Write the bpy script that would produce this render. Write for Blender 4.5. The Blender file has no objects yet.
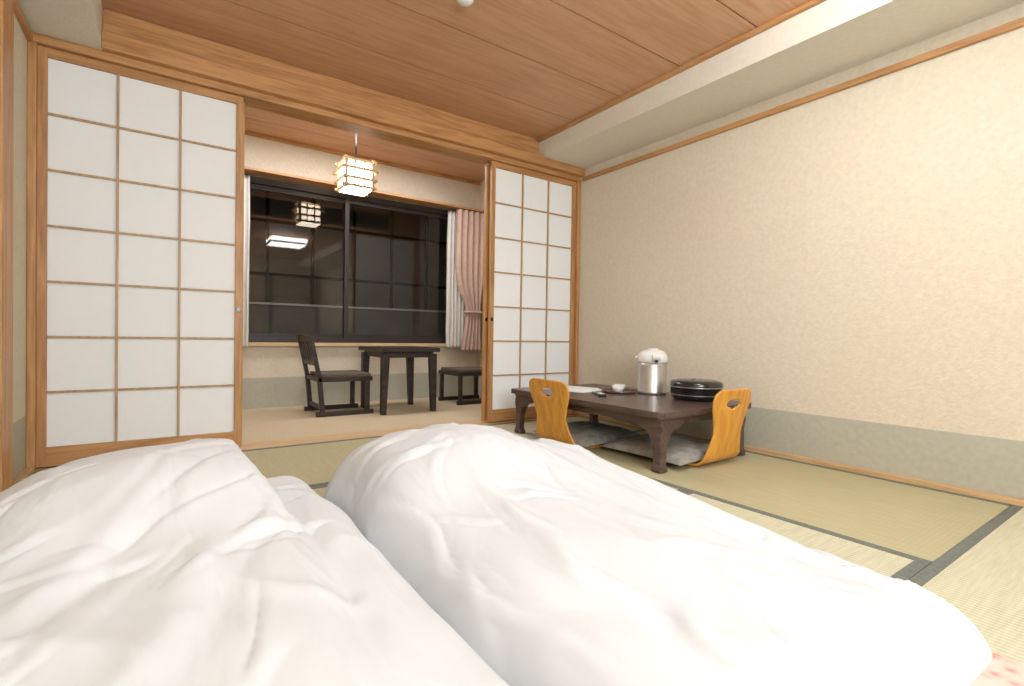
import bpy, bmesh, math, random
from mathutils import Vector, Matrix, noise
random.seed(4)
S = bpy.context.scene
S.view_settings.view_transform = 'Standard'
S.view_settings.exposure = 0.44

# ------------------------------------------------------------------ materials
def new_mat(name):
    m = bpy.data.materials.new(name); m.use_nodes = True
    nt = m.node_tree
    return m, nt, nt.nodes['Principled BSDF']

def coords(nt, scale=(1,1,1), rot=(0,0,0)):
    tc = nt.nodes.new('ShaderNodeTexCoord'); mp = nt.nodes.new('ShaderNodeMapping')
    mp.inputs['Scale'].default_value = scale
    mp.inputs['Rotation'].default_value = rot
    nt.links.new(tc.outputs['Object'], mp.inputs['Vector'])
    return mp.outputs['Vector']

def ramp(nt, fac, stops):
    r = nt.nodes.new('ShaderNodeValToRGB')
    e = r.color_ramp.elements
    e[0].position, e[0].color = stops[0][0], (*stops[0][1], 1)
    e[1].position, e[1].color = stops[-1][0], (*stops[-1][1], 1)
    for p, c in stops[1:-1]:
        x = e.new(p); x.color = (*c, 1)
    nt.links.new(fac, r.inputs['Fac'])
    return r.outputs['Color']

def bump(nt, bs, h, strength, dist=0.01):
    b = nt.nodes.new('ShaderNodeBump'); b.inputs['Strength'].default_value = strength
    b.inputs['Distance'].default_value = dist
    nt.links.new(h, b.inputs['Height']); nt.links.new(b.outputs['Normal'], bs.inputs['Normal'])

def noisy(name, c1, c2, scale=8, rough=0.8, bstr=0.0, bscale=None, mscale=(1,1,1), spec=0.3, bdist=0.01, detail=5):
    m, nt, bs = new_mat(name)
    v = coords(nt, mscale)
    n = nt.nodes.new('ShaderNodeTexNoise'); n.inputs['Scale'].default_value = scale
    n.inputs['Detail'].default_value = detail
    nt.links.new(v, n.inputs['Vector'])
    nt.links.new(ramp(nt, n.outputs['Fac'], [(0.3, c1), (0.7, c2)]), bs.inputs['Base Color'])
    bs.inputs['Roughness'].default_value = rough
    bs.inputs['Specular IOR Level'].default_value = spec
    if bstr:
        n2 = nt.nodes.new('ShaderNodeTexNoise'); n2.inputs['Scale'].default_value = bscale or scale
        n2.inputs['Detail'].default_value = 4
        nt.links.new(v, n2.inputs['Vector'])
        bump(nt, bs, n2.outputs['Fac'], bstr, bdist)
    return m

def wood(name, dark, light, axis='x', rough=0.45, k=1.0, contrast=1.0):
    m, nt, bs = new_mat(name)
    s = {'x': (0.7, 9, 9), 'y': (9, 0.7, 9), 'z': (9, 9, 0.7)}[axis]
    v = coords(nt, tuple(a*k for a in s))
    n = nt.nodes.new('ShaderNodeTexNoise'); n.inputs['Scale'].default_value = 1.6
    n.inputs['Detail'].default_value = 3; n.inputs['Distortion'].default_value = 0.6
    nt.links.new(v, n.inputs['Vector'])
    mu = nt.nodes.new('ShaderNodeMath'); mu.operation = 'MULTIPLY'; mu.inputs[1].default_value = 9
    fr = nt.nodes.new('ShaderNodeMath'); fr.operation = 'PINGPONG'; fr.inputs[1].default_value = 1
    nt.links.new(n.outputs['Fac'], mu.inputs[0]); nt.links.new(mu.outputs[0], fr.inputs[0])
    n2 = nt.nodes.new('ShaderNodeTexNoise'); n2.inputs['Scale'].default_value = 9
    n2.inputs['Detail'].default_value = 6
    nt.links.new(v, n2.inputs['Vector'])
    mx = nt.nodes.new('ShaderNodeMath'); mx.operation = 'MULTIPLY_ADD'
    mx.inputs[1].default_value = 0.45*contrast
    nt.links.new(fr.outputs[0], mx.inputs[0]); nt.links.new(n2.outputs['Fac'], mx.inputs[2])
    nt.links.new(ramp(nt, mx.outputs[0], [(0.35, dark), (0.95, light)]), bs.inputs['Base Color'])
    bs.inputs['Roughness'].default_value = rough
    return m

def plain(name, c, rough=0.5, metal=0.0, spec=0.5, coat=0.0):
    m, nt, bs = new_mat(name)
    v = coords(nt)
    n = nt.nodes.new('ShaderNodeTexNoise'); n.inputs['Scale'].default_value = 25
    nt.links.new(v, n.inputs['Vector'])
    nt.links.new(ramp(nt, n.outputs['Fac'], [(0.3, tuple(x*0.95 for x in c)), (0.7, tuple(min(1, x*1.04) for x in c))]), bs.inputs['Base Color'])
    bs.inputs['Roughness'].default_value = rough; bs.inputs['Metallic'].default_value = metal
    bs.inputs['Specular IOR Level'].default_value = spec
    bs.inputs['Coat Weight'].default_value = coat
    return m

def emis(name, c, strength):
    m, nt, bs = new_mat(name)
    bs.inputs['Base Color'].default_value = (*c, 1)
    bs.inputs['Emission Color'].default_value = (*c, 1)
    bs.inputs['Emission Strength'].default_value = strength
    return m

M_PLASTER = noisy('sand_plaster', (0.66, 0.575, 0.45), (0.72, 0.635, 0.505), 45, 0.95, 0.6, 90, bdist=0.006, detail=8)
M_BEAM = noisy('cream_plaster', (0.72, 0.67, 0.575), (0.76, 0.71, 0.615), 40, 0.95, 0.4, 90, bdist=0.006)
M_DADO = noisy('grey_green_dado', (0.43, 0.41, 0.325), (0.48, 0.46, 0.37), 40, 0.9, 0.2, 140, bdist=0.004)
WD, WL_ = (0.38, 0.175, 0.06), (0.57, 0.30, 0.12)
M_WOODX = wood('cypress_x', WD, WL_, 'x')
M_WOODY = wood('cypress_y', WD, WL_, 'y')
M_WOODZ = wood('cypress_z', WD, WL_, 'z')
M_WOODL = wood('pale_cypress', (0.55, 0.36, 0.19), (0.68, 0.48, 0.27), 'x')
M_WOODLY = wood('pale_cypress_y', (0.50, 0.30, 0.14), (0.66, 0.44, 0.22), 'y')
M_CEIL = wood('ceiling_cedar', (0.53, 0.285, 0.155), (0.64, 0.375, 0.22), 'x', 0.5, 0.8, 0.9)
M_MUNTIN = wood('muntin_wood', (0.38, 0.23, 0.11), (0.52, 0.34, 0.18), 'z')
M_GROOVE = plain('groove_dark', (0.10, 0.045, 0.02), 0.8)
M_WHITE = plain('white_plastic', (0.8, 0.79, 0.76), 0.35)
M_BLACK = plain('black_lacquer', (0.012, 0.012, 0.013), 0.18, coat=0.4)
M_DARKW = wood('dark_stained_wood', (0.014, 0.009, 0.008), (0.04, 0.026, 0.02), 'x', 0.4)
M_TABLE = wood('table_rosewood', (0.060, 0.037, 0.031), (0.12, 0.077, 0.064), 'y', 0.28)
M_PAD = noisy('seat_pad_fabric', (0.12, 0.09, 0.07), (0.17, 0.13, 0.10), 60, 0.9)
M_PLY = wood('golden_plywood', (0.58, 0.24, 0.028), (0.76, 0.37, 0.06), 'z', 0.3)
M_CUSH = noisy('cushion_fabric', (0.25, 0.23, 0.20), (0.38, 0.35, 0.31), 30, 0.95, 0.2, 200)
M_FRAME = plain('window_frame_bronze', (0.03, 0.02, 0.016), 0.4)
M_PARA = noisy('concrete', (0.16, 0.15, 0.14), (0.2, 0.19, 0.175), 6, 0.9)
M_HERI = noisy('tatami_border_cloth', (0.13, 0.14, 0.12), (0.19, 0.20, 0.17), 70, 0.8)
M_CARPET = noisy('carpet', (0.55, 0.44, 0.29), (0.63, 0.51, 0.35), 80, 0.95, 0.3, 300)
M_STEEL = plain('brushed_steel', (0.62, 0.60, 0.57), 0.36, 0.85)
M_PAPERSH = noisy('printed_paper', (0.80, 0.80, 0.80), (0.88, 0.88, 0.88), 40, 0.7)
M_TRAY = plain('tray_lacquer', (0.10, 0.05, 0.035), 0.3)
M_LAMP = emis('lamp_glow', (0.87, 0.95, 1.0), 18)
M_LAMP2 = emis('pendant_glow', (1.0, 0.93, 0.78), 12)
M_CURT = noisy('pink_curtain', (0.60, 0.42, 0.35), (0.68, 0.50, 0.42), 20, 0.9)
M_SHEER = noisy('sheer_curtain', (0.70, 0.67, 0.62), (0.76, 0.73, 0.68), 20, 0.9)
M_FUSUMA = noisy('fusuma_paper', (0.42, 0.37, 0.30), (0.50, 0.45, 0.37), 9, 0.9)

def floral():
    m, nt, bs = new_mat('floral_mattress_fabric')
    v = coords(nt, (1, 1, 1))
    vo = nt.nodes.new('ShaderNodeTexVoronoi'); vo.inputs['Scale'].default_value = 34
    nt.links.new(v, vo.inputs['Vector'])
    nt.links.new(ramp(nt, vo.outputs['Distance'], [(.1, (.54, .24, .20)), (.3, (.58, .40, .34)), (.5, (.57, .49, .41)), (.8, (.57, .51, .43))]), bs.inputs['Base Color'])
    bs.inputs['Roughness'].default_value = .9
    return m
M_PINKF = floral()

def sheet_mat():
    m, nt, bs = new_mat('white_cotton')
    bs.inputs['Roughness'].default_value = .85; bs.inputs['Specular IOR Level'].default_value = .15
    v = coords(nt)
    n = nt.nodes.new('ShaderNodeTexNoise'); n.inputs['Scale'].default_value = 3; n.inputs['Detail'].default_value = 3
    nt.links.new(v, n.inputs['Vector'])
    nt.links.new(ramp(nt, n.outputs['Fac'], [(.3, (.625, .635, .65)), (.7, (.645, .655, .67))]), bs.inputs['Base Color'])
    v2 = coords(nt, (6, 2.5, 3), (0, 0, .5))
    n2 = nt.nodes.new('ShaderNodeTexNoise'); n2.inputs['Scale'].default_value = 1.5; n2.inputs['Detail'].default_value = 2.5
    n2.inputs['Distortion'].default_value = .8; n2.inputs['Roughness'].default_value = .4
    nt.links.new(v2, n2.inputs['Vector'])
    bump(nt, bs, n2.outputs['Fac'], .5, .035)
    return m
M_SHEET = sheet_mat()

def shoji_mat():
    m, nt, bs = new_mat('shoji_paper')
    v = coords(nt)
    n = nt.nodes.new('ShaderNodeTexNoise'); n.inputs['Scale'].default_value = 30; n.inputs['Detail'].default_value = 6
    nt.links.new(v, n.inputs['Vector'])
    col = ramp(nt, n.outputs['Fac'], [(0.3, (0.93, 0.95, 0.965)), (0.7, (0.95, 0.97, 0.985))])
    nt.links.new(col, bs.inputs['Base Color']); bs.inputs['Roughness'].default_value = 0.9
    tr = nt.nodes.new('ShaderNodeBsdfTranslucent'); nt.links.new(col, tr.inputs['Color'])
    mx = nt.nodes.new('ShaderNodeMixShader'); mx.inputs[0].default_value = 0.06
    nt.links.new(bs.outputs[0], mx.inputs[1]); nt.links.new(tr.outputs[0], mx.inputs[2])
    nt.links.new(mx.outputs[0], nt.nodes['Material Output'].inputs['Surface'])
    return m
M_SHOJI = shoji_mat()

def tatami(name, c1, c2, axis, rib=0.3):
    m, nt, bs = new_mat(name)
    v = coords(nt)
    w = nt.nodes.new('ShaderNodeTexWave'); w.wave_type = 'BANDS'
    w.bands_direction = 'X' if axis == 'x' else 'Y'
    w.inputs['Scale'].default_value = 20; w.inputs['Distortion'].default_value = 0.3
    nt.links.new(v, w.inputs['Vector'])
    sc = (3, 40, 3) if axis == 'x' else (40, 3, 3)
    v2 = coords(nt, sc)
    n = nt.nodes.new('ShaderNodeTexNoise'); n.inputs['Scale'].default_value = 3; n.inputs['Detail'].default_value = 6
    nt.links.new(v2, n.inputs['Vector'])
    ad = nt.nodes.new('ShaderNodeMath'); ad.operation = 'MULTIPLY_ADD'; ad.inputs[1].default_value = rib
    nt.links.new(w.outputs['Fac'], ad.inputs[0]); nt.links.new(n.outputs['Fac'], ad.inputs[2])
    nt.links.new(ramp(nt, ad.outputs[0], [(0.3, c1), (0.95, c2)]), bs.inputs['Base Color'])
    bs.inputs['Roughness'].default_value = 0.6; bs.inputs['Specular IOR Level'].default_value = 0.3
    bump(nt, bs, w.outputs['Fac'], 0.35*rib/0.3, 0.003)
    return m
M_TAT_A = tatami('tatami_aged', (0.42, 0.37, 0.215), (0.52, 0.46, 0.285), 'y', 0.1)
M_TAT_B = tatami('tatami_pale_x', (0.46, 0.43, 0.285), (0.64, 0.60, 0.435), 'x', 0.4)

def glass_mat():
    m, nt, bs = new_mat('window_glass')
    nt.nodes.remove(bs)
    t = nt.nodes.new('ShaderNodeBsdfTransparent'); t.inputs[0].default_value = (0.62, 0.60, 0.58, 1)
    g = nt.nodes.new('ShaderNodeBsdfGlossy'); g.inputs['Roughness'].default_value = 0.015
    g.inputs['Color'].default_value = (0.9, 0.85, 0.8, 1)
    mx = nt.nodes.new('ShaderNodeMixShader'); mx.inputs[0].default_value = 0.055
    nt.links.new(t.outputs[0], mx.inputs[1]); nt.links.new(g.outputs[0], mx.inputs[2])
    nt.links.new(mx.outputs[0], nt.nodes['Material Output'].inputs['Surface'])
    return m
M_GLASS = glass_mat()

# ------------------------------------------------------------------ builder
class B:
    def __init__(s): s.v = []; s.f = []; s.m = []; s.mats = []; s.sm = []
    def mi(s, mat):
        if mat not in s.mats: s.mats.append(mat)
        return s.mats.index(mat)
    def add(s, vs, fs, mat, smooth=False):
        o = len(s.v); s.v += [Vector(p) for p in vs]
        for f in fs: s.f.append([o+i for i in f]); s.m.append(s.mi(mat)); s.sm.append(smooth)
    def box(s, a, b, mat):
        x0,y0,z0 = a; x1,y1,z1 = b
        s.hexa([(x0,y0,z0),(x1,y0,z0),(x1,y1,z0),(x0,y1,z0),(x0,y0,z1),(x1,y0,z1),(x1,y1,z1),(x0,y1,z1)], mat)
    def hexa(s, p, mat):
        s.add(p, [(0,3,2,1),(4,5,6,7),(0,1,5,4),(1,2,6,5),(2,3,7,6),(3,0,4,7)], mat)
    def beam(s, p0, p1, w, h, mat, side=(0,1,0)):
        p0, p1 = Vector(p0), Vector(p1); d = (p1-p0).normalized()
        a = Vector(side); a = (a-d*a.dot(d)).normalized()*w/2; b = d.cross(a).normalized()*h/2
        q = []
        for p in (p0, p1): q += [p-a-b, p+a-b, p+a+b, p-a+b]
        s.hexa(q, mat)
    def lathe(s, prof, mat, c=(0,0,0), n=40, smooth=True):
        vs = []
        for r, z in prof:
            for i in range(n):
                t = 2*math.pi*i/n; vs.append((c[0]+r*math.cos(t), c[1]+r*math.sin(t), c[2]+z))
        fs = []
        for j in range(len(prof)-1):
            for i in range(n):
                k = (i+1) % n; fs.append((j*n+i, j*n+k, (j+1)*n+k, (j+1)*n+i))
        fs.append(tuple(range(n-1, -1, -1))); fs.append(tuple((len(prof)-1)*n+i for i in range(n)))
        s.add(vs, fs, mat, smooth)
    def prism(s, poly, axis, t0, t1, mat):
        def P(a, b, t): return (a, t, b) if axis == 'y' else ((t, a, b) if axis == 'x' else (a, b, t))
        n = len(poly)
        vs = [P(a, b, t0) for a, b in poly]+[P(a, b, t1) for a, b in poly]
        fs = [tuple(range(n)), tuple(range(2*n-1, n-1, -1))]+[(i, n+i, n+(i+1) % n, (i+1) % n) for i in range(n)]
        s.add(vs, fs, mat)
    def tube(s, pts, r, mat, n=10):
        pts = [Vector(p) for p in pts]; vs = []
        for i, p in enumerate(pts):
            d = (pts[min(i+1, len(pts)-1)]-pts[max(i-1, 0)]).normalized()
            a = d.orthogonal().normalized() if i == 0 else (pa-d*pa.dot(d)).normalized()
            pa = a; b = d.cross(a)
            for k in range(n):
                t = 2*math.pi*k/n; vs.append(p+(a*math.cos(t)+b*math.sin(t))*r)
        fs = [(i*n+k, i*n+(k+1) % n, (i+1)*n+(k+1) % n, (i+1)*n+k) for i in range(len(pts)-1) for k in range(n)]
        fs += [tuple(range(n-1, -1, -1)), tuple((len(pts)-1)*n+k for k in range(n))]
        s.add(vs, fs, mat, True)
    def make(s, name, loc=None, rot=0, bevel=0.0, recenter=True, parent=None):
        me = bpy.data.meshes.new(name)
        if loc is None and recenter:
            lo = Vector([min(p[i] for p in s.v) for i in range(3)]); hi = Vector([max(p[i] for p in s.v) for i in range(3)])
            c = (lo+hi)/2; c.z = lo.z; vs = [p-c for p in s.v]; loc = c
        else: vs = s.v
        me.from_pydata([tuple(p) for p in vs], [], s.f)
        for m in s.mats: me.materials.append(m)
        for i, p in enumerate(me.polygons): p.material_index = s.m[i]; p.use_smooth = s.sm[i]
        bm = bmesh.new(); bm.from_mesh(me); bmesh.ops.recalc_face_normals(bm, faces=bm.faces); bm.to_mesh(me); bm.free()
        ob = bpy.data.objects.new(name, me); S.collection.objects.link(ob)
        ob.location = loc or (0,0,0); ob.rotation_euler = (0,0,rot)
        if parent: ob.parent = parent; ob.location = Vector(ob.location)-parent.location
        if bevel:
            md = ob.modifiers.new('bevel', 'BEVEL'); md.width = bevel; md.segments = 2; md.limit_method = 'ANGLE'
        return ob

XL, XR, YS, YF, YB = -0.47, 2.745, 3.05, 4.55, -1.7
ZC, ZE = 2.10, 2.23

def simple(name, a, b, mat, bevel=0.0):
    k = B(); k.box(a, b, mat); return k.make(name, bevel=bevel)

# ------------------------------------------------------------------ shell
k = B(); k.box((XL-.1, YB-.1, -.12), (XR+.1, 2.97, -.03), M_CARPET)
k.box((XL-.1, 2.97, -.12), (XR+.1, 3.15, -.0), M_WOODL)
k.box((XL-.1, 3.15, -.12), (XR+.1, YF+.1, 0), M_CARPET)
k.make('floor')
k = B()
k.box((XR, YB-.1, .245), (XR+.1, YF+.1, ZE+.05), M_PLASTER); k.box((XR, YB-.1, -.12), (XR+.1, YF+.1, .245), M_DADO)
k.make('wall_right')
k = B()
k.box((XL-.1, YB-.1, .245), (XL, YF+.1, ZE+.05), M_PLASTER); k.box((XL-.1, YB-.1, -.12), (XL, YF+.1, .245), M_DADO)
k.make('wall_left')
k = B(); k.box((XL, YB-.1, -.03), (XR, YB, ZC+.1), M_PLASTER); k.make('wall_rear')
# sliding closet doors on the rear wall (seen only as reflection)
for i in range(3):
    k = B(); a = .05+i*.88; b = a+.87; y = YB+.002
    k.box((a, y, -.0), (b, y+.03, 1.80), M_FUSUMA)
    for q in ((a, a+.03), (b-.03, b)): k.box((q[0], y, 0), (q[1], y+.036, 1.80), M_FRAME)
    for q in ((0, .03), (1.77, 1.80)): k.box((a, y, q[0]), (b, y+.036, q[1]), M_FRAME)
    k.make('door_%d' % (i+1))
# far wall with window opening
WX0, WX1, WZ0, WZ1 = 0.10, 2.62, 0.54, 1.88
k = B()
k.box((XL, YF, 0), (XR, YF+.1, .25), M_DADO)
k.box((XL, YF, .25), (XR, YF+.1, WZ0), M_PLASTER)
k.box((XL, YF, WZ1), (XR, YF+.1, ZE+.05), M_PLASTER)
k.box((XL, YF, WZ0), (WX0, YF+.1, WZ1), M_PLASTER)
k.box((WX1, YF, WZ0), (XR, YF+.1, WZ1), M_PLASTER)
k.make('wall_far')
# ceiling planks with grooves
k = B()
seams = [2.60-0.43*i for i in range(-1, 11)]
seams = sorted([y for y in seams if YB < y < 3.1])
prev = YB
for y in seams+[3.06]:
    k.box((XL, prev+.004, ZC), (XR, y-.004, ZC+.02), M_CEIL); prev = y
k.box((XL, YB, ZC+.012), (XR, 3.06, ZC+.05), M_GROOVE)
k.box((XL, 3.06, ZC+.05), (XR, 3.12, ZE+.1), M_WOODX)
k.make('ceiling', recenter=False)
k = B(); prev = 3.12
for y in (3.5, 3.88, 4.26, YF):
    k.box((XL, prev+.003, ZE), (XR, y-.003, ZE+.02), M_CEIL); prev = y
k.box((XL, 3.12, ZE+.012), (XR, YF, ZE+.05), M_GROOVE)
k.make('ceiling_veranda', recenter=False)
simple('beam_right', (2.33, YB, 1.95), (XR, YS+.005, ZC), M_BEAM)
simple('beam_left', (XL, YB, 1.90), (-.22, YS+.005, ZC), M_BEAM)
# trims
simple('trim_1', (2.305, YB, ZC-.022), (2.33, YS, ZC), M_WOODY, .002)
simple('trim_2', (XR-.02, YB, 1.855), (XR, YS-.1, 1.885), M_WOODY, .003)
simple('trim_3', (XL, 2.60, 1.855), (XL+.02, YS-.02, 1.885), M_WOODY, .003)
simple('trim_4', (XL, YF-.02, ZE-.03), (XR, YF, ZE), M_WOODX, .002)
simple('baseboard_right', (XR-.035, YB, -.03), (XR, 2.97, .022), M_WOODLY, .003)
simple('baseboard_left', (XL, YB, -.03), (XL+.03, 2.97, .022), M_WOODLY, .003)
simple('post_left', (XL, 2.42, -.03), (XL+.03, 2.58, 1.90), M_WOODZ, .004)
# lintel
k = B()
k.box((XL, 2.985, 1.862), (XR, 3.13, 1.90), M_WOODX)           # kamoi head track
k.box((-.22, 2.94, 1.895), (XR, 3.0, 1.972), M_WOODX)           # nageshi rail
k.box((-.22, 3.0, 1.90), (2.33, 3.13, ZC), M_WOODX)             # board above
k.box((XL, 3.06, 1.90), (XR, 3.13, ZE+.02), M_WOODX)
k.make('lintel_beam', bevel=.004)
k = B()
k.box((XL, 2.985, 0), (XL+.03, 3.13, 1.862), M_WOODZ); k.make('post_shoji_left', bevel=.003)
k = B()
k.box((XR-.03, 2.985, 0), (XR, 3.13, 1.862), M_WOODZ); k.make('post_shoji_right', bevel=.003)

# ------------------------------------------------------------------ shoji
def shoji(x0, x1, y, pull):
    k = B(); t = .026; st = .032
    z0, z1 = .008, 1.86
    k.box((x0, y, z0), (x0+st, y+t, z1), M_WOODZ); k.box((x1-st, y, z0), (x1, y+t, z1), M_WOODZ)
    k.box((x0+st, y, z1-.04), (x1-st, y+t, z1), M_WOODX); k.box((x0+st, y, z0), (x1-st, y+t, z0+.085), M_WOODX)
    a, b, c, d = x0+st, x1-st, z0+.085, z1-.04
    for i in (1, 2):
        x = a+(b-a)*i/3; k.box((x-.005, y+.002, c), (x+.005, y+.014, d), M_MUNTIN)
    for i in range(1, 7):
        z = c+(d-c)*i/7; k.box((a, y+.003, z-.005), (b, y+.013, z+.005), M_MUNTIN)
    k.box((a, y+.0145, c), (b, y+.017, d), M_SHOJI)
    px = x1-st/2 if pull > 0 else x0+st/2
    n = 16
    vs = [(px+.011*math.cos(2*math.pi*i/n), y-.002, .74+.014*math.sin(2*math.pi*i/n)) for i in range(n)]
    vs2 = [(a_, y+.01, c_) for a_, _, c_ in vs]
    k.add(vs+vs2, [tuple(range(n)), tuple(range(2*n-1, n-1, -1))]+[(i, (i+1) % n, n+(i+1) % n, n+i) for i in range(n)], M_BLACK)
    k.make('shoji_screen', bevel=.0015)
shoji(-.44, .36, 3.01, 1)
shoji(-.44, .372, 3.065, 1)
shoji(1.92, 2.715, 3.01, -1)
shoji(1.908, 2.715, 3.065, -1)

# ------------------------------------------------------------------ tatami mats
def mat_(x0, x1, y0, y1, long, m):
    k = B(); h = .032; z0, z1 = -.03, 0
    g = .001; x0 += g; x1 -= g; y0 += g; y1 -= g
    if long == 'y':
        k.box((x0, y0, z0), (x0+h, y1, z1), M_HERI); k.box((x1-h, y0, z0), (x1, y1, z1), M_HERI); k.box((x0+h, y0, z0), (x1-h, y1, z1-.001), m)
    else:
        k.box((x0, y0, z0), (x1, y0+h, z1), M_HERI); k.box((x0, y1-h, z0), (x1, y1, z1), M_HERI); k.box((x0, y0+h, z0), (x1, y1-h, z1-.001), m)
    k.make('tatami_mat')
XA = 1.77; WR = XR-.035; WL = XL+.03
mat_(XA, WR, .47, 2.25, 'y', M_TAT_A)
mat_(XA, WR, 2.25, 2.97, 'x', M_TAT_B)
mat_(WL, XA, 1.26, 2.12, 'x', M_TAT_A)
mat_(WL, XA, 2.12, 2.97, 'x', M_TAT_A)
mat_(WL, XA, .47, 1.26, 'x', M_TAT_B)
mat_(.85, WR, -.45, .47, 'x', M_TAT_B)
mat_(WL, .85, -.45, .47, 'x', M_TAT_B)
mat_(WL, 1.2, YB, -.45, 'x', M_TAT_B)
mat_(1.2, WR, YB, -.45, 'x', M_TAT_B)

# ------------------------------------------------------------------ window
k = B()
y0, y1 = YF-.015, YF+.08
k.box((WX0, y0, WZ0), (WX0+.04, y1, WZ1), M_FRAME); k.box((WX1-.04, y0, WZ0), (WX1, y1, WZ1), M_FRAME)
k.box((WX0, y0, WZ1-.05), (WX1, y1, WZ1), M_FRAME); k.box((WX0, y0, WZ0), (WX1, y1, WZ0+.04), M_FRAME)
def sash(a, b, y):
    f = .035; c, d = WZ0+.04, WZ1-.05
    k.box((a, y, c), (a+f, y+.025, d), M_FRAME); k.box((b-f, y, c), (b, y+.025, d), M_FRAME)
    k.box((a+f, y, c), (b-f, y+.025, c+f), M_FRAME); k.box((a+f, y, d-f), (b-f, y+.025, d), M_FRAME)
    k.add([(a+f, y+.012, c+f), (b-f, y+.012, c+f), (b-f, y+.012, d-f), (a+f, y+.012, d-f)], [(0,1,2,3)], M_GLASS)
sash(WX0+.04, 1.40, YF+.04); sash(1.36, WX1-.04, YF+.01)
k.make('window_1')
simple('trim_5', (WX0-.03, YF-.05, WZ0-.03), (WX1+.03, YF, WZ0), M_WOODL, .003)
# neighbouring facade with a grid of panels, seen dimly at night
k = B(); FY = 6.4
M_FAC = noisy('facade_panel', (0.34, 0.29, 0.24), (0.43, 0.37, 0.31), 3, .8)
k.box((-2.5, FY, -1.5), (5.5, FY+.1, 4), M_FAC)
for i in range(16): k.box((-2.5+i*.5, FY-.03, -1.5), (-2.465+i*.5, FY, 4), M_FRAME)
for i in range(9): k.box((-2.5, FY-.03, -1.2+i*.62), (5.5, FY, -1.165+i*.62), M_FRAME)
k.make('neighbour_building_facade')
k = B()
k.box((-1.5, 5.5, -.1), (4.5, 5.55, .90), M_PARA); k.box((-1.5, 5.48, .90), (4.5, 5.57, .92), M_SHEER)
k.box((-1.5, YF+.1, -.2), (4.5, 5.55, -.1), M_PARA)
k.make('balcony_parapet')

# ------------------------------------------------------------------ curtains
def curtain(name, mat, x0, x1, z0, z1, y, folds, amp, tie=None):
    nx, nz = 90, 50; vs = []; fs = []
    for j in range(nz+1):
        z = z1+(z0-z1)*j/nz
        a, b = x0, x1
        if tie:
            zt, xt, w = tie
            f = math.exp(-((z-zt)/.22)**2) if z > zt else math.exp(-((z-zt)/.5)**2)
            a = x0*(1-f)+(xt-w)*f; b = x1*(1-f)+(xt+w)*f
        for i in range(nx+1):
            s_ = i/nx
            vs.append((a+(b-a)*s_+.006*noise.noise(Vector((s_*6, z*3, 0))), y+amp*math.sin(s_*folds*2*math.pi+.5*math.sin(z*2))+.004*noise.noise(Vector((s_*9, z*4, 3))), z))
    for j in range(nz):
        for i in range(nx):
            q = j*(nx+1)+i; fs.append((q, q+1, q+nx+2, q+nx+1))
    k = B(); k.add(vs, fs, mat, True)
    if tie:
        zt, xt, w = tie
        n = 24; ring = [(xt+(w+.012)*math.cos(2*math.pi*i/n), y+(amp+.016)*math.sin(2*math.pi*i/n), zt) for i in range(n+1)]
        k.tube(ring, .013, mat, 8)
    ob = k.make(name)
    md = ob.modifiers.new('thick', 'SOLIDIFY'); md.thickness = .002
curtain('sheer_curtain', M_SHEER, 2.34, 2.62, .50, 1.86, YF-.075, 7, .012)
curtain('sheer_curtain', M_SHEER, .43, .585, .50, 1.86, YF-.075, 4, .014)
curtain('pink_curtain', M_CURT, 2.40, 2.73, .47, 1.88, YF-.14, 5, .014, (.86, 2.61, .085))
curtain('pink_curtain', M_CURT, .14, .48, .47, 1.88, YF-.14, 7, .020)
simple('curtain_rail', (.05, YF-.16, 1.885), (2.74, YF-.0, 1.905), M_WOODX, .003)

# ------------------------------------------------------------------ pendant lamp (lattice)
def pendant(name, x, y, zc, w, h, mat_glow, zceil):
    k = B(); g = w*.36
    k.box((-g, -g, -h*.5), (g, g, h*.30), mat_glow)
    W = w/2
    for z, ww in ((h*.42, .8), (h*.12, 1.0), (-h*.18, .9), (-h*.42, .78)):
        r = W*ww
        for sx in (-1, 1):
            k.box((sx*r-.008, -W, z-.009), (sx*r+.008, W, z+.009), M_MUNTIN)
            k.box((-W, sx*r-.008, z-.009), (W, sx*r+.008, z+.009), M_MUNTIN)
    for sx in (-1, 1):
        for sy in (-1, 1):
            k.box((sx*W*.78-.009, sy*W*.78-.009, -h/2), (sx*W*.78+.009, sy*W*.78+.009, h/2), M_MUNTIN)
        k.box((sx*W*.28-.006, -W*.82, -h*.42), (sx*W*.28+.006, -W*.78, h*.42), M_MUNTIN)
        k.box((sx*W*.28-.006, W*.78, -h*.42), (sx*W*.28+.006, W*.82, h*.42), M_MUNTIN)
        k.box((-W*.82, sx*W*.28-.006, -h*.42), (-W*.78, sx*W*.28+.006, h*.42), M_MUNTIN)
        k.box((W*.78, sx*W*.28-.006, -h*.42), (W*.82, sx*W*.28+.006, h*.42), M_MUNTIN)
    k.box((-W*.78, -W*.78, h*.44), (W*.78, W*.78, h*.47), M_MUNTIN)
    k.tube([(0,0,h*.46), (0,0,zceil-zc-.03)], .006, M_BLACK)
    k.lathe([(.045, zceil-zc-.035), (.05, zceil-zc-.01), (.05, zceil-zc)], M_BLACK, n=20)
    return k.make(name, loc=(x, y, zc))
pendant('pendant_lamp', 1.225, 3.86, 1.825, .255, .23, M_LAMP2, ZE)

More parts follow.
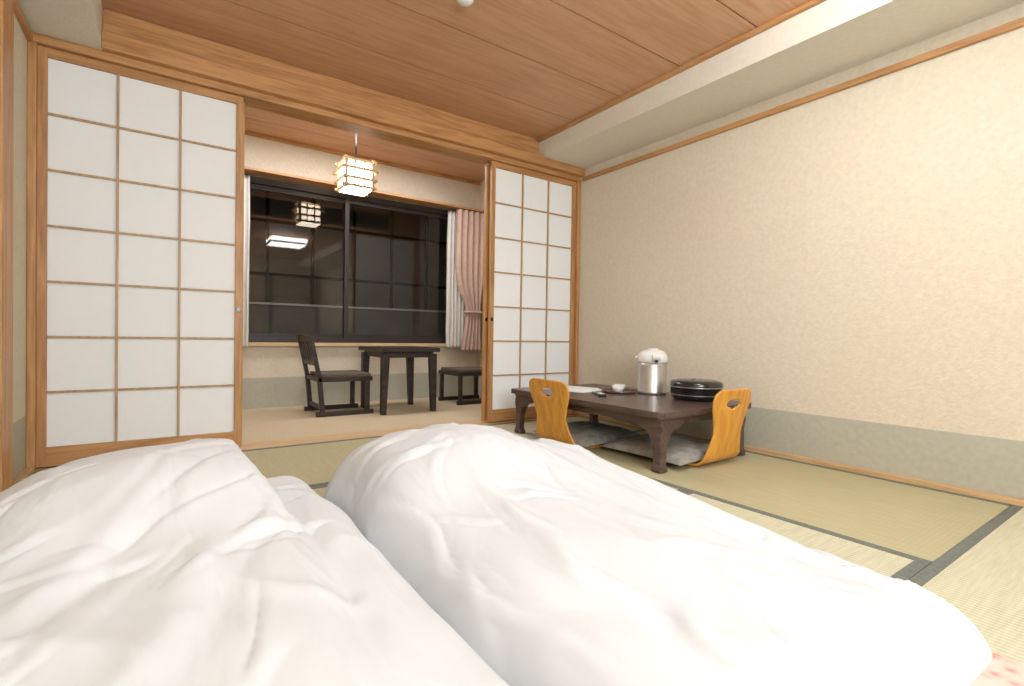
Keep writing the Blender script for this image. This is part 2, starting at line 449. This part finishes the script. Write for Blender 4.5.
# main ceiling lamp, plus one added behind the camera for evener light (outside the frame)
def ceil_lamp(x, y):
    k = B(); w = .27
    k.box((-w+.02, -w+.02, -.03), (w-.02, w-.02, .05), M_LAMP)
    for s_ in (-1, 1):
        k.box((s_*w-.012, -w-.012, -.04), (s_*w+.012, w+.012, -.02), M_WOODX); k.box((-w-.012, s_*w-.012, -.04), (w+.012, s_*w+.012, -.02), M_WOODX)
        k.box((s_*w-.012, -w-.012, .05), (s_*w+.012, w+.012, .07), M_WOODX); k.box((-w-.012, s_*w-.012, .05), (w+.012, s_*w+.012, .07), M_WOODX)
    k.tube([(0,0,.05), (0,0,ZC-2.02)], .03, M_WHITE)
    k.make('ceiling_lamp', loc=(x, y, 2.02))
ceil_lamp(1.62, .76); ceil_lamp(.85, -.95)
k = B(); k.lathe([(.038, 0), (.038, -.014), (.028, -.026), (.01, -.03)], M_WHITE, n=24); k.make('smoke_detector', loc=(1.085, 1.945, ZC))
def area(name, loc, rot, size, sy, power, col):
    l = bpy.data.lights.new(name, 'AREA'); l.shape = 'RECTANGLE'; l.size = size; l.size_y = sy; l.energy = power; l.color = col
    o = bpy.data.objects.new(name, l); S.collection.objects.link(o); o.location = loc; o.rotation_euler = rot
area('rear_fill_light', (.35, -1.55, 1.35), (math.radians(95), 0, math.radians(-12)), 1.5, .9, 52, (.85, .94, 1.0))  # added fill behind the camera to brighten the shoji, no fixture modelled
area('veranda_fill_light', (1.2, 3.75, ZE-.01), (0, 0, 0), 1.8, .4, 22, (.94, .97, 1.0))  # added fill under the veranda ceiling, boosts the small pendant

# ------------------------------------------------------------------ veranda furniture
def chair(x, y, rot):
    k = B(); W = .20; D = .39
    for sy in (-1, 1):
        yy = sy*(W-.015)
        k.box((-.02, yy-.017, 0), (D+.02, yy+.017, .035), M_DARKW)
        k.box((D-.045, yy-.015, .035), (D-.01, yy+.015, .262), M_DARKW)
        k.beam((.025, yy, .03), (.0, yy, .30), .03, .034, M_DARKW)
        k.beam((.0, yy, .29), (-.065, yy, .60), .03, .03, M_DARKW)
    k.box((-.01, -W, .258), (D+.01, W, .292), M_DARKW)
    k.box((.02, -W+.015, .292), (D, W-.015, .318), M_PAD)
    k.beam((-.059, -W+.01, .585), (-.059, W-.01, .585), .05, .022, M_DARKW, side=(-.2, 0, 1))
    k.beam((-.022, -W+.01, .40), (-.022, W-.01, .40), .04, .02, M_DARKW, side=(-.2, 0, 1))
    for t in (-.1, -.033, .033, .1):
        k.beam((-.02, t, .39), (-.06, t, .585), .03, .012, M_DARKW)
    k.box((.01, -W+.02, .05), (.035, W-.02, .08), M_DARKW)
    k.make('wooden_chair', loc=(x, y, 0), rot=rot, bevel=.004)
chair(.975, 4.05, 0)
k = B(); W = .2
for sy in (-1, 1):
    k.box((-.22, sy*.18-.017, 0), (.22, sy*.18+.017, .035), M_DARKW)
    for sx in (-1, 1): k.box((sx*.19-.017, sy*.18-.015, .035), (sx*.19+.017, sy*.18+.015, .262), M_DARKW)
k.box((-.22, -.2, .258), (.22, .2, .292), M_DARKW); k.box((-.2, -.185, .292), (.2, .185, .318), M_PAD)
k.make('low_stool', loc=(2.40, 4.12, 0), bevel=.004)
k = B()
k.box((-.25, -.27, .485), (.25, .27, .52), M_DARKW)
k.box((-.21, -.23, .44), (.21, .23, .485), M_DARKW)
for sx in (-1, 1):
    for sy in (-1, 1):
        cx, cy = sx*.20, sy*.225; s_ = .026
        k.hexa([(cx+a*s_*.8+sx*.012, cy+b*s_*.8, 0) for a, b in ((-1,-1),(1,-1),(1,1),(-1,1))]+[(cx+a*s_*1.15, cy+b*s_*1.15, .47) for a, b in ((-1,-1),(1,-1),(1,1),(-1,1))], M_DARKW)
k.make('side_table', loc=(1.63, 3.96, 0), bevel=.005)

# ------------------------------------------------------------------ low table
TX0, TX1, TY0, TY1, TZ = 1.86, 2.62, 1.46, 2.67, .285
k = B()
def rrect(x0, x1, y0, y1, r, n=6):
    out = []
    for cx, cy, a0 in ((x1-r, y1-r, 0), (x0+r, y1-r, 90), (x0+r, y0+r, 180), (x1-r, y0+r, 270)):
        for i in range(n+1):
            a = math.radians(a0+90*i/n); out.append((cx+r*math.cos(a), cy+r*math.sin(a)))
    return out
k.prism(rrect(TX0, TX1, TY0, TY1, .03), 'z', TZ-.03, TZ, M_TABLE)
k.prism(rrect(TX0+.02, TX1-.02, TY0+.02, TY1-.02, .02), 'z', TZ-.042, TZ-.03, M_TABLE)
ins = .05
k.box((TX0+ins, TY0+ins, TZ-.075), (TX0+ins+.02, TY1-ins, TZ-.04), M_TABLE); k.box((TX1-ins-.02, TY0+ins, TZ-.075), (TX1-ins, TY1-ins, TZ-.04), M_TABLE)
k.box((TX0+ins, TY0+ins, TZ-.075), (TX1-ins, TY0+ins+.02, TZ-.04), M_TABLE); k.box((TX0+ins, TY1-ins-.02, TZ-.075), (TX1-ins, TY1-ins, TZ-.04), M_TABLE)
def legprof(s_):
    T = TZ-.042
    pts = [(0, T), (.17, T), (.165, T-.03), (.13, T-.045), (.10, T-.05), (.075, T-.07), (.058, T-.10), (.046, T-.15), (.044, .03), (.056, .012), (.056, 0), (0-.006, 0), (-.008, .015), (.002, .04), (.004, T-.10), (-.006, T-.05)]
    return [(s_*a, b) for a, b in pts]
for cx, sx in ((TX0+.03, 1), (TX1-.03, -1)):
    for cy, sy in ((TY0+.03, 1), (TY1-.03, -1)):
        k.prism([(cx+a, b) for a, b in legprof(sx)], 'y', cy, cy+sy*.038, M_TABLE)
        k.prism([(cy+a, b) for a, b in legprof(sy)], 'x', cx, cx+sx*.038, M_TABLE)
k.make('low_table', bevel=.003)

# zaisu
def zaisu(x, y, rot, q=.93, lean=.055):
    path = []
    for i in range(20): path.append((.38-.31*i/19, .010))
    for i in range(1, 9):
        a = math.radians(-90-80*i/8*1.0); path.append((.07+.07*math.cos(a), .08+.07*math.sin(a)))
    lx, lz = path[-1]
    for i in range(1, 37):
        t = i/36; path.append((lx-lean*.7*t-lean*.3*t*t, lz+(.385-lz)*t))
    def hw(i):
        xx, zz = path[i]
        if i < 20: 
            w = .18; d = .38-xx
            if d < .04: w = .14+.04*math.sqrt(max(0, 1-((.04-d)/.04)**2))
            return w
        zs = [(0, .18), (.05, .178), (.11, .15), (.17, .132), (.23, .15), (.29, .176), (.33, .184), (.355, .178), (.372, .16), (.385, .12)]
        for (a, wa), (b, wb) in zip(zs, zs[1:]):
            if zz <= b+1e-6:
                t = (zz-a)/(b-a); return wa+(wb-wa)*t
        return .12
    nc = 48; vs = []; fs = []
    for i, (px, pz) in enumerate(path):
        w = hw(i)*q
        for j in range(nc+1):
            s_ = -1+2*j/nc; yy = s_*w
            cur = 0 if i < 20 else -.012*(1-(yy/.18)**2)*min(1, (pz-.02)/.1)
            vs.append((px+cur, yy, pz))
    for i in range(len(path)-1):
        for j in range(nc):
            q_ = i*(nc+1)+j; c = sum((Vector(vs[t]) for t in (q_, q_+1, q_+nc+1, q_+nc+2)), Vector())/4
            if i > 28 and (c.y/.055)**2+((c.z-.312)/.021)**2 < 1: continue
            fs.append((q_, q_+1, q_+nc+2, q_+nc+1))
    k = B(); k.add(vs, fs, M_PLY, True)
    ob = k.make('legless_chair', loc=(x, y, 0), rot=rot)
    md = ob.modifiers.new('thick', 'SOLIDIFY'); md.thickness = .011; md.offset = 0
    md = ob.modifiers.new('sub', 'SUBSURF'); md.levels = 1; md.render_levels = 1
zaisu(1.835, 2.19, 0, .95)
zaisu(2.275, 1.42, math.pi/2, .85)

def zabuton(x, y, rot, w=.25, d=.24, z=.018):
    n = 40; vs = []; fs = []; k = B()
    for side in (1, -1):
        o = len(vs)
        for j in range(n+1):
            for i in range(n+1):
                a, b = -1+2*i/n, -1+2*j/n
                pin = 1-.05*(1-a*a)*(b*b)  # slight concave sides
                pin2 = 1-.05*(1-b*b)*(a*a)
                e = (1-abs(a)**3.5)**.5*(1-abs(b)**3.5)**.5
                hgt = .058*e if side > 0 else -.012*e
                if side > 0:
                    hgt += .006*noise.noise(Vector((a*3, b*3, x)))*e
                    hgt -= .02*math.exp(-(a*a+b*b)/.015)
                vs.append((a*w*pin2, b*d*pin, z+.014+hgt))
        for j in range(n):
            for i in range(n):
                q = o+j*(n+1)+i; fs.append((q, q+1, q+n+2, q+n+1) if side > 0 else (q, q+n+1, q+n+2, q+1))
    k.add(vs, fs, M_CUSH, True)
    k.make('floor_cushion', loc=(x, y, 0), rot=rot)
zabuton(2.12, 2.225, .05)
zabuton(2.25, 1.71, .03, .27, .25)

# ------------------------------------------------------------------ table top items
k = B()
k.lathe([(.082, 0), (.088, .006), (.088, .02), (.086, .024), (.086, .175), (.085, .19)], M_STEEL)
k.lathe([(.085, .19), (.090, .195), (.091, .215), (.088, .232), (.080, .248), (.066, .26), (.045, .267), (.02, .27)], M_WHITE)
k.lathe([(.034, .264), (.034, .272), (.028, .276)], M_WHITE, n=24)
k.prism([(-.06, .20), (-.115, .212), (-.12, .226), (-.108, .238), (-.05, .245)], 'y', -.022, .022, M_WHITE)
k.tube([(-.105, 0, .215), (-.107, 0, .195)], .008, M_BLACK)
hp = [(.02+.086*math.sin(math.radians(a))*.85, .094*math.cos(math.radians(a)), .215+.02*math.sin(math.radians(a))) for a in range(0, 181, 15)]
k.tube(hp, .007, M_WHITE)
k.make('hot_water_dispenser', loc=(2.47, 2.02, TZ), rot=.9)
k = B()
k.lathe([(.115, 0), (.130, .012), (.137, .035), (.137, .066), (.141, .067), (.143, .078), (.142, .092), (.133, .103), (.10, .110), (.04, .112), (.005, .1125)], M_BLACK, n=56)
band = plain('silver_band', (.35, .34, .32), .3, .8)
k.lathe([(.1425, .0695), (.1438, .073), (.1425, .0765)], band, n=56)
k.lathe([(.137, .028), (.1383, .030), (.137, .032)], band, n=56)
k.lathe([(.028, .112), (.026, .116), (.005, .117)], band, n=30)
k.make('lacquer_box', loc=(2.465, 1.71, TZ))
k = B(); k.box((-.13, -.17, 0), (.12, .15, .003), M_PAPERSH); k.box((-.07, -.12, .003), (.13, .12, .007), M_PAPERSH); k.make('paper_sheets', loc=(2.20, 2.44, TZ), rot=.25)
k = B(); k.lathe([(.095, 0), (.10, .003), (.105, .014), (.101, .014), (.095, .006), (.005, .006)], M_TRAY, n=40)
k.make('serving_tray', loc=(2.33, 2.16, TZ))
k = B(); k.lathe([(.022, 0), (.028, .004), (.034, .02), (.037, .038), (.034, .037), (.022, .012), (.003, .01)], M_WHITE, n=24)
k.make('tea_cup', loc=(2.30, 2.14, TZ+.0065))
k = B(); k.lathe([(.022, 0), (.028, .004), (.034, .02), (.037, .038), (.034, .037), (.022, .012), (.003, .01)], M_WHITE, n=24)
k.make('tea_cup', loc=(2.365, 2.19, TZ+.0065))
k = B(); k.box((-.022, -.075, 0), (.022, .075, .016), M_BLACK); k.box((-.014, -.06, .016), (.014, .0, .018), M_WHITE); k.make('remote_control', loc=(2.10, 2.10, TZ), rot=-.5, bevel=.003)

# ------------------------------------------------------------------ bedding
def ss(a, b, x):
    t = max(0, min(1, (x-a)/(b-a))); return t*t*(3-2*t)
def make_duvet(parent, x0, x1, y0, y1, H, folds, seed, R=.15, step=.007):
    nx = int((x1-x0)/step); ny = int((y1-y0)/step); vs = []; fs = []
    for j in range(ny+1):
        for i in range(nx+1):
            u, v = i/nx, j/ny
            x = x0+(x1-x0)*u; y = y0+(y1-y0)*v
            dx = min(x-x0, x1-x); dy = min(y-y0, y1-y)
            tx = 1-min(dx/R, 1); ty = 1-min(dy/R, 1)
            d = 1-min(1, (tx**2.6+ty**2.6)**(1/2.6))
            e = math.sqrt(max(0, 1-(1-d)**2.2))
            px = x+.014*noise.noise(Vector((x*4, y*4, seed))); py = y+.02*noise.noise(Vector((x*3, y*3, seed+9)))
            px -= .028*(y-.5)*(1-u if seed == 5 else u)
            z = H(x, y)
            z += .014*noise.noise(Vector((x*3.1, y*3.1, seed)))+.004*noise.noise(Vector((x*8, y*7, seed+3)))
            wx = x+.035*noise.noise(Vector((x*5, y*5, seed+20))); wy = y+.035*noise.noise(Vector((x*5, y*5, seed+30)))
            r1 = 1-abs(noise.noise(Vector((wx*3.6+wy*1.6, wy*1.6-wx*.8, seed+40))))*2
            z += .009*max(0, r1)**6
            f = 0
            for (ax, ay, bx, by, w, amp) in folds:
                ex, ey = bx-ax, by-ay; L2 = ex*ex+ey*ey
                t = ((wx-ax)*ex+(wy-ay)*ey)/L2
                if t < 0 or t > 1: continue
                dd = ((wx-ax)*ey-(wy-ay)*ex)/math.sqrt(L2)
                if abs(dd) > 3*w: continue
                tap = math.sin(math.pi*t)
                f += amp*tap*(math.exp(-abs(dd/w)**1.4)-.6*math.exp(-((dd-w*1.3)/(w*.9))**2))
            z += f
            z = .006+max(z, .02)*e
            vs.append((px, py, z))
    for j in range(ny):
        for i in range(nx):
            q = j*(nx+1)+i; fs.append((q, q+1, q+nx+2, q+nx+1))
    k = B(); k.add(vs, fs, M_SHEET, True)
    ob = k.make('duvet', parent=parent)
    md = ob.modifiers.new('thick', 'SOLIDIFY'); md.thickness = .012; md.offset = -1

def rand_folds(n, x0, x1, y0, y1, ang, spread, lmin=.15, lmax=.5, a=.0085, w0=.006, w1=.018):
    out = []
    for _ in range(n):
        cx, cy = random.uniform(x0, x1), random.uniform(y0, y1); t = ang+random.gauss(0, spread); L = random.uniform(lmin, lmax)/2
        out.append((cx-L*math.cos(t), cy-L*math.sin(t), cx+L*math.cos(t), cy+L*math.sin(t), random.uniform(w0, w1), random.uniform(.3, 1)*a*random.choice((1, 1, -1))))
    return out
def futon_parent(x, y):
    e = bpy.data.objects.new('futon_bed', None); S.collection.objects.link(e); e.location = (x, y, 0); e.empty_display_size = .1
    return e
F1 = futon_parent(.87, .9); F2 = futon_parent(0, .6)
def Hr(x, y):
    base = .170+.035*ss(.2, 1.3, y)
    pil = .112*math.exp(-(abs((x-.72)/.30))**3-(abs((y-1.36)/.24))**3)
    return base+pil-.055*ss(.85, 1.25, x)*ss(1.5, .3, y)
fr_ = rand_folds(26, .45, 1.25, .3, 1.5, math.radians(70), .35)+rand_folds(16, .5, 1.2, .9, 1.5, math.radians(20), .6, .1, .3)
fr_ += rand_folds(14, 1.0, 1.3, .27, .7, math.radians(60), .5, .08, .25, .010)
fr_ += [(.55, .3, .75, 1.35, .03, .012), (.8, .25, .9, 1.2, .035, -.009), (.95, .4, 1.2, 1.1, .03, .009), (.50, .35, .47, 1.45, .012, .010)]
make_duvet(F1, .43, 1.325, .24, 1.62, Hr, fr_, 5, .12)
def Hl(x, y):
    base = .185+.03*ss(.2, 1.3, y)
    st = 1-ss(.17, .24, x+.02*math.sin(y*5))
    pil = .10*math.exp(-(abs((x-.0)/.30))**3-(abs((y-1.32)/.25))**3)
    return base-.01+st*(.035+pil)-.045*ss(-.12, -.38, x)*ss(.6, 1.1, y)
fl_ = rand_folds(28, -.4, .2, .0, 1.5, math.radians(60), .4)+rand_folds(16, -.3, .3, .9, 1.5, math.radians(20), .6, .1, .3)
fl_ += [(-.25, .7, .1, 1.35, .03, .012), (-.1, .5, .15, 1.1, .035, .012), (.28, .3, .3, 1.4, .03, .006)]
make_duvet(F2, -.435, .42, -.35, 1.60, Hl, fl_, 12, .12)
def mattress(parent, x0, x1, y0, y1):
    k = B(); k.prism(rrect(x0, x1, y0, y1, .06), 'z', .001, .05, M_PINKF)
    k.make('mattress', bevel=.02, parent=parent)
mattress(F1, .47, 1.285, -.42, 1.50)
mattress(F2, -.40, .36, -.42, 1.48)

# ------------------------------------------------------------------ world + camera
w = bpy.data.worlds.new('night'); S.world = w; w.use_nodes = True
w.node_tree.nodes['Background'].inputs[0].default_value = (.03, .03, .03, 1)
w.node_tree.nodes['Background'].inputs[1].default_value = .3

cam = bpy.data.cameras.new('camera'); co = bpy.data.objects.new('camera', cam); S.collection.objects.link(co)
cam.sensor_width = 36; cam.lens = 503/1024*36; cam.clip_start = .01
yaw = math.radians(35.08); pit = math.radians(-.73); rol = math.radians(.9)
f = Vector((math.sin(yaw)*math.cos(pit), math.cos(yaw)*math.cos(pit), math.sin(pit)))
r0 = Vector((math.cos(yaw), -math.sin(yaw), 0)); u0 = r0.cross(f)
r = r0*math.cos(rol)+u0*math.sin(rol); u = r.cross(f)
mt = Matrix((r, u, -f)).transposed().to_4x4(); mt.translation = Vector((0, 0, .62))
co.matrix_world = mt
S.camera = co
